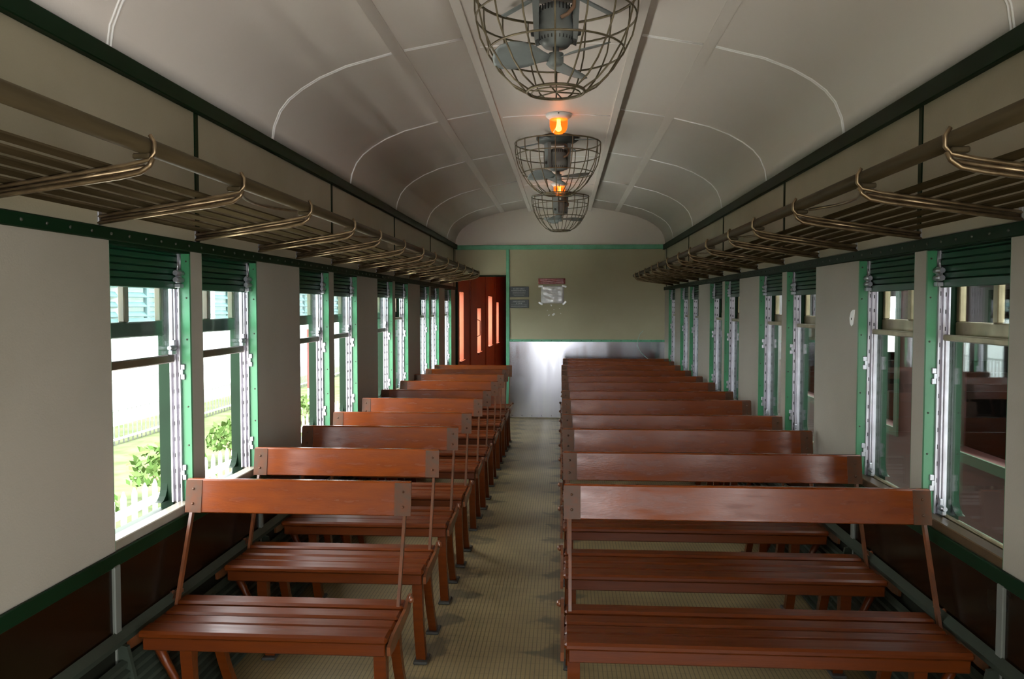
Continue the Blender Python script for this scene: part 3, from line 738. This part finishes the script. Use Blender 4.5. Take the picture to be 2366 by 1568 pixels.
# scraps of old sticker below the sheet
for i, (x, z, a, b) in enumerate(((-0.075, 1.375, 0.040, 0.7), (-0.155, 1.43, 0.012, 0.2), (-0.07, 1.44, 0.010, 0.0), (0.005, 1.455, 0.014, 0.5), (-0.105, 1.495, 0.024, 2.1), (0.02, 1.39, 0.012, 2.7), (-0.135, 1.365, 0.02, 0.9))):
    q = MB(); q.bar((x-a/2*math.cos(b), YE-0.0012, z-a/2*math.sin(b)), (x+a/2*math.cos(b), YE-0.0012, z+a/2*math.sin(b)), 0.002, a*0.6, (-math.sin(b), 0, math.cos(b)))
    o = q.build('sticker_scrap', 'chip_white')
    tag(o, ('largest white sticker scrap, lowest but one below the notice sheet', 'round white sticker scrap, leftmost of those below the notice sheet', 'smallest white sticker scrap, in the middle below the notice sheet',
            'white sticker scrap just below the right corner of the notice sheet', 'slanting white sticker scrap closest below the notice sheet', 'pale sticker scrap lowest at the right below the notice sheet',
            'curled pale sticker scrap, lowest of those below the notice sheet')[i], 'sticker', 'sticker scraps on the end wall')
# loose cord looping down the end wall behind the last long bench
q = MB().tube([(1.10, YE-0.012, 1.165), (1.055, YE-0.016, 1.12), (1.03, YE-0.02, 1.054), (1.024, YE-0.025, 0.968), (1.066, YE-0.03, 0.883), (1.12, YE-0.03, 0.83), (1.19, YE-0.03, 0.77), (1.26, YE-0.02, 0.70)], 0.0045, 6).build('loose_cord', 'cord_green')
tag(q, 'thin pale green cord looping down the end wall over the metal sheet', 'cord')
# chipped white patch on the wall between the dark windows
yq, zq = 3.745, 1.432
q = MB().prism([(yq-0.032, zq+0.040), (yq-0.026, zq+0.008), (yq-0.012, zq-0.028), (yq+0.006, zq-0.036), (yq+0.024, zq-0.022), (yq+0.030, zq+0.002), (yq+0.014, zq+0.030), (yq-0.012, zq+0.040)], 'x', XW-0.003, XW)
o = q.build('paint_chip', 'chip_white'); tag(o, 'small leaf-shaped white paint chip on the pillar between the dark windows', 'paint chip')
MB().lathe([(0.006, XW-0.003), (0.0001, XW-0.0045)], (0, yq+0.002, zq-0.002), 8, 'x').build('nail_hole', 'slot_dark', o)

# ------------------------------------------------------------------ outdoors on the bright side
g = MB().box(-60, 40, -30, 90, -1.2, -1.1).build('ground', 'ballast'); tag(g, 'dark ballast ground under and beside the carriage', kind='structure')
pw = MB().box(1.75, 14, -30, 0.8, -1.105, -1.06).build('bounce_yard', 'bounce_grey'); tag(pw, 'unseen grey yard added to bounce light in by the side door', kind='structure')  # out of view; added to reflect daylight through the side opening
pv = MB().box(-4.15, -1.75, -20, 70, -1.105, -1.06).build('bounce_path', 'ground_pale'); tag(pv, 'unseen path along the bright side of the carriage, kept pale to bounce light in', kind='structure')  # out of view; strip kept pale so it throws light up to the ceiling
lw = MB().box(-9.5, -4.15, -20, 70, -1.105, -1.085).build('lawn', 'grass'); tag(lw, 'green planted ground behind the picket fence', kind='structure')
pf = empty('picket_fence', (-4.0, 0, -1.1)); tag(pf, 'white picket fence outside the bright windows', 'fence')
pk = MB().prism([(-0.038, 0.05), (0.038, 0.05), (0.038, 0.81), (0.0, 0.87), (-0.038, 0.81)], 'x', -0.007, 0.007).build('picket', 'fence_white', pf)
pk.location = (0, 5.0, 0)
for i in range(1, 78): inst('picket', pk, pf, (0, 5.0+i*0.19, 0))
for z in (0.22, 0.62): MB().box(-0.05, -0.012, 4.9, 20.0, z, z+0.07).build('fence_rail', 'fence_white', pf)
def bush(x, y, r, label):
    b = empty('bush', (x, y, -1.1)); tag(b, label, 'bush', 'bushes behind the picket fence')
    m = MB()
    for i in range(260):
        a, u = random.uniform(0, 6.28), random.uniform(-0.2, 1); rr = r*random.uniform(0.55, 1.0)
        c = Vector((rr*math.cos(a)*math.sqrt(1-u*u*0.9), rr*math.sin(a)*math.sqrt(1-u*u*0.9), 0.35*r+0.95*rr*max(u, 0)+0.1))
        d1 = Vector((random.uniform(-1,1), random.uniform(-1,1), random.uniform(-1,1))).normalized(); d2 = d1.orthogonal().normalized(); s_ = random.uniform(0.05, 0.09)
        m.face([c-d1*s_, c+d2*s_*0.45, c+d1*s_, c-d2*s_*0.45])
    tag(m.build('foliage', 'leaf', b), kind='stuff')
    st = MB()
    for k in range(6):
        a = k*1.05; st.tube([(0, 0, 0), (0.3*r*math.cos(a), 0.3*r*math.sin(a), 0.5*r), (0.6*r*math.cos(a), 0.6*r*math.sin(a), 0.9*r)], [0.02, 0.012, 0.005], 5)
    st.build('stem', 'stem', b)
for x, y, r, l in ((-5.2, 10.3, 0.55, 'leafy green bush seen low in the first bright window'), (-5.4, 13.0, 0.5, 'leafy green bush seen low in the second bright window'), (-5.3, 8.6, 0.35, 'small green bush at the edge of the first bright window'), (-5.4, 16.5, 0.5, 'green bush farther along behind the picket fence')):
    bush(x, y, r, l)
mf = empty('wire_fence', (-8.2, 0, -1.1)); tag(mf, 'pale wire fence with slim uprights behind the bushes', 'fence')
u_ = MB().tube([(0, 0, 0), (0, 0, 1.25)], 0.014, 5).build('upright', 'mesh_grey', mf); u_.location = (0, 10, 0)
for i in range(1, 150): inst('upright', u_, mf, (0, 10+i*0.16, 0))
for z in (0.1, 0.65, 1.2): MB().box(-0.02, 0.02, 9.9, 34, z, z+0.035).build('rail', 'mesh_grey', mf)
def building():
    b = empty('station_building', (-11.0, 0, -1.1)); tag(b, 'white station building with pale cyan louvred windows seen past the fences', 'building')
    MB().box(-4, 0, 8, 60, 0, 2.15).build('wall', 'building_white', b)
    MB().box(-4, 0, 8, 60, 4.6, 6.4).build('upper_wall', 'building_white', b)
    MB().box(-4.2, 0.7, 7.6, 60.4, 6.4, 6.6).build('roof', 'building_white', b)
    y = 9.0
    while y < 58:
        MB().box(-0.25, 0.03, y-0.12, y+0.12, 2.15, 4.6).build('pier', 'building_white', b)
        f = MB().box(-0.12, -0.02, y+0.12, y+2.48, 2.15, 2.27).build('louvre_window', 'louvre_cyan', b)
        MB().box(-0.10, 0.0, y+1.24, y+1.36, 2.27, 4.6).build('mullion', 'louvre_cyan', f)
        for k in range(9): MB().prism([(-0.10, 2.42+k*0.25), (0.0, 2.30+k*0.25), (0.01, 2.32+k*0.25), (-0.09, 2.44+k*0.25)], 'y', y+0.12, y+2.48).build('louvre', 'louvre_cyan', f)
        y += 2.6
    MB().box(-3.9, -0.6, 8, 60, 2.15, 4.6).build('shaded_room', 'building_white', b)
building()
sb = empty('signboard', (-6.4, 20.3, -1.1)); tag(sb, 'faded red board standing outside the third bright window', 'signboard')
MB().box(-0.03, 0.03, -0.45, 0.45, 0.5, 2.0, 0.01).build('board', 'board_red', sb)
for y in (-0.4, 0.4): MB().box(-0.03, 0.0, y-0.03, y+0.03, 0, 0.55).build('leg', 'fence_white', sb)

# ------------------------------------------------------------------ neighbouring carriage on the dark side
def neighbour():
    c = empty('neighbouring_carriage', (2.08, 0, 0)); tag(c, 'dark maroon carriage standing alongside, seen through the dark windows', 'carriage')
    y0, y1 = 1.2, 28.0
    ops = []; y = y0+0.7
    while y < y1-1.2: ops.append((y, y+0.9)); y += 1.55
    def side(name, x0, x1):
        m = MB(); m.box(x0, x1, y0, y1, -0.9, 0.75); m.box(x0, x1, y0, y1, 1.62, 2.5); ed = y0
        for a, b in ops: m.box(x0, x1, ed, a, 0.75, 1.62); ed = b
        m.box(x0, x1, ed, y1, 0.75, 1.62); return m.build(name, 'train_maroon', c)
    n_ = side('near_side', 0.0, 0.1)
    f_ = side('far_side', 2.6, 2.7)
    for i, (a, b) in enumerate(ops):
        if i % 3: MB().box(2.58, 2.6, a-0.02, b+0.02, 0.72, 1.66).build('closed_blind', 'train_inside', f_)
    for a, b in ops:
        f = MB(); f.box(-0.012, 0.0, a-0.05, a, 0.70, 1.67); f.box(-0.012, 0.0, b, b+0.05, 0.70, 1.67); f.box(-0.012, 0.0, a, b, 1.62, 1.67); f.box(-0.012, 0.0, a, b, 0.70, 0.75)
        f.build('window_frame', 'train_green', n_)
    MB().box(0.1, 2.6, y0, y1, -0.1, 0.0).build('floor', 'train_inside', c)
    pr = [(-0.02, 2.5)] + [(1.35-1.37*math.cos(a), 2.5+0.45*math.sin(a)) for a in [math.pi*i/10 for i in range(1, 10)]] + [(2.72, 2.5)]
    MB().prism(pr, 'y', y0, y1).build('roof', 'train_inside', c)
    for y in (y0, y1-0.1): MB().box(0.1, 2.6, y, y+0.1, 0, 2.5).build('end_wall', 'train_maroon', c)
    for yy in [y0+1.2+1.55*i for i in range(16)]:
        MB().box(0.15, 2.55, yy-0.02, yy+0.02, 0.42, 0.92).build('seat_back', 'train_inside', c)
    return c
neighbour()
